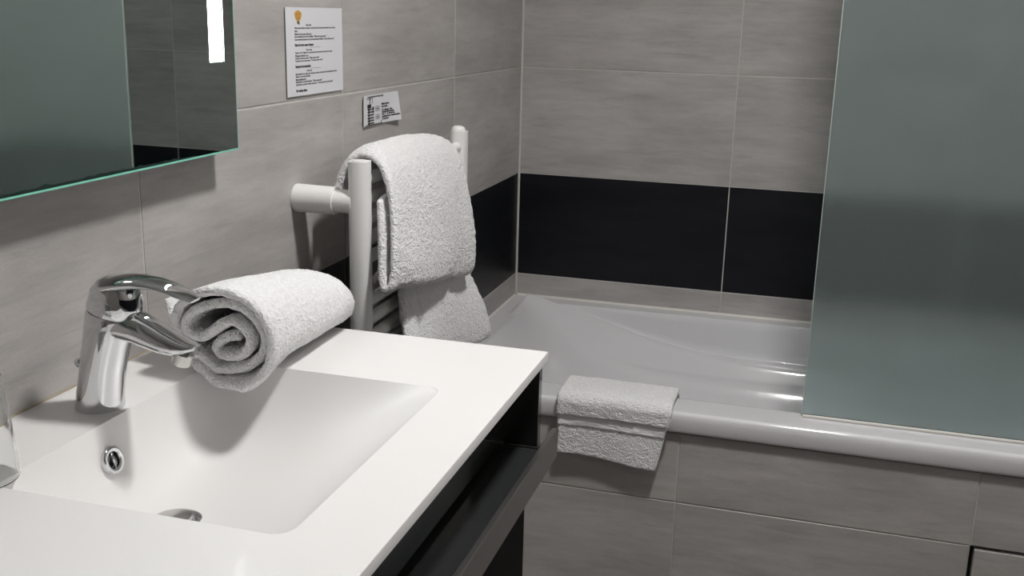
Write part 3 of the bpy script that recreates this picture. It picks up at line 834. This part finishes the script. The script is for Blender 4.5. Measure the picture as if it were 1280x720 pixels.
    sub(obj('emblem_detail', bm, plain('dark_brown_print', (0.09, 0.05, 0.02), 0.6)), sheet)
notice()
def card():
    ya, yb, za, zb = -1.0905, -0.922, 1.1140, 1.1705
    W_, H_ = yb - ya, zb - za
    root = tag(empty('instruction_card', (0, (ya + yb) / 2, za)), 'small white instruction card with a wiring diagram taped above the radiator', 'card')
    # slightly curled: lower far corner stands off the wall
    bm = bmesh.new(); n, m = 14, 8; top = []; bot = []
    def off(s, t): return 0.0035 + 0.010 * max(0, s - 0.55) ** 2 * (1 - t) * 4 + 0.003 * max(0, 0.2 - s) * 3
    for i in range(n + 1):
        s = i / n; top.append([]); bot.append([])
        for j in range(m + 1):
            t = j / m; x = off(s, t)
            top[-1].append(bm.verts.new((x, ya + s * W_, za + t * H_))); bot[-1].append(bm.verts.new((x - 0.0016, ya + s * W_, za + t * H_)))
    for i in range(n):
        for j in range(m):
            bm.faces.new((top[i][j], top[i+1][j], top[i+1][j+1], top[i][j+1])); bm.faces.new((bot[i][j], bot[i][j+1], bot[i+1][j+1], bot[i+1][j]))
    for i in range(n):
        for j in (0, m): bm.faces.new((top[i][j], bot[i][j], bot[i+1][j], top[i+1][j]))
    for j in range(m):
        for i in (0, n): bm.faces.new((top[i][j], top[i][j+1], bot[i][j+1], bot[i][j]))
    csheet = keep(obj('card_sheet', bm, M['paper'], None, True, angle=40), root)
    for yy in (ya + 0.02, yb - 0.07): keep(bx('adhesive_pad', 0.0004, 0.0017, yy - 0.008, yy + 0.008, zb - 0.022, zb - 0.008, M['caulk']), root)
    bm = bmesh.new(); e = 0.00025
    def B(s0, s1, t0, t1):
        x = max(off(s, t) for s in (s0, s1) for t in (t0, t1))
        box(bm, x + 0.00005, x + 0.00005 + e, ya + s0 * W_, ya + s1 * W_, za + t0 * H_, za + t1 * H_)
    # diagram lines
    B(.10, .55, .935, .955); B(.52, .55, .90, .955); B(.08, .20, .875, .90); B(.17, .185, .62, .90); B(.24, .25, .72, .92); B(.10, .20, .58, .70)
    for t in (.52, .43, .33, .23, .14, .05): B(.10, .28, t, t + .035); B(.12, .16, t - .03, t + .05)
    B(.25, .29, .50, .60); B(.26, .29, .40, .48); B(.04, .50, .010, .028); B(.49, .505, .028, .10)
    for t in (.44, .16):   # two framed symbols
        B(.34, .44, t + .14, t + .155); B(.34, .44, t, t + .015); B(.34, .35, t, t + .15); B(.43, .44, t, t + .15); B(.37, .41, t + .05, t + .10)
    sub(obj('printed_diagram', bm, M['ink']), csheet)
    ls = [('Marche', .50, .62, .22), ('Arrêt', .50, .53, .18), ('Réglage du', .52, .41, .28), ('thermostat', .52, .34, .33), ('de 1 à 6 heures', .52, .27, .34), ('puissance maximale', .52, .19, .46), ('2 heures', .52, .11, .18)]
    T = [(s, ya + a * W_, za + b * H_, 0.0048, True, False, w_ * W_) for s, a, b, w_ in ls]
    bm = text_mesh(T)
    for v in bm.verts: v.co.x += off((v.co.y - ya) / W_, (v.co.z - za) / H_) + 0.0004
    sub(obj('printed_text', bm, M['ink']), csheet)
card()

# ------------------------------------------------------------------ upturned glass at the end of the deck
bm = bmesh.new()
lathe(bm, (0.082, -2.165, ZC), [(0.0345, 0.0008), (0.0362, 0.0004), (0.0368, 0.002), (0.0350, 0.03), (0.0315, 0.085), (0.0290, 0.101), (0.0260, 0.104), (0.001, 0.1035),
                                 (0.001, 0.094), (0.0250, 0.0935), (0.0282, 0.088), (0.0325, 0.03), (0.0340, 0.004)], 48)
fix = [f for f in bm.faces if len(f.verts) > 4]
bmesh.ops.delete(bm, geom=fix, context='FACES_ONLY')
v = sorted(bm.verts, key=lambda q: q.index)
bm.verts.ensure_lookup_table(); n = 48; L_ = len(bm.verts)
for k in range(n): bm.faces.new((bm.verts[L_ - n + k], bm.verts[L_ - n + (k + 1) % n], bm.verts[(k + 1) % n], bm.verts[k]))
tag(obj('drinking_glass', bm, M['clear'], None, True, angle=50), 'clear glass tumbler standing upside down on the washbasin deck', 'glass')

# ------------------------------------------------------------------ ceiling lights
def ceiling_light(x, y, s, mat, label):
    root = tag(empty('ceiling_light_offscreen', (x, y, ROOM_Z)), label, 'light')
    z = ROOM_Z
    for a in ((-s - .012, s + .012, -s - .012, -s), (-s - .012, s + .012, s, s + .012), (-s - .012, -s, -s, s), (s, s + .012, -s, s)):
        keep(bx('frame_side', x + a[0], x + a[1], y + a[2], y + a[3], z - 0.012, z - 0.0005, M['whitemetal'], None, 0.001, 1), root)
    keep(bx('diffuser_offscreen', x - s + .001, x + s - .001, y - s + .001, y + s - .001, z - 0.008, z - 0.004, mat), root)
ceiling_light(0.90, -1.62, 0.09, M['panel'], 'bright square ceiling light over the space before the washbasin')
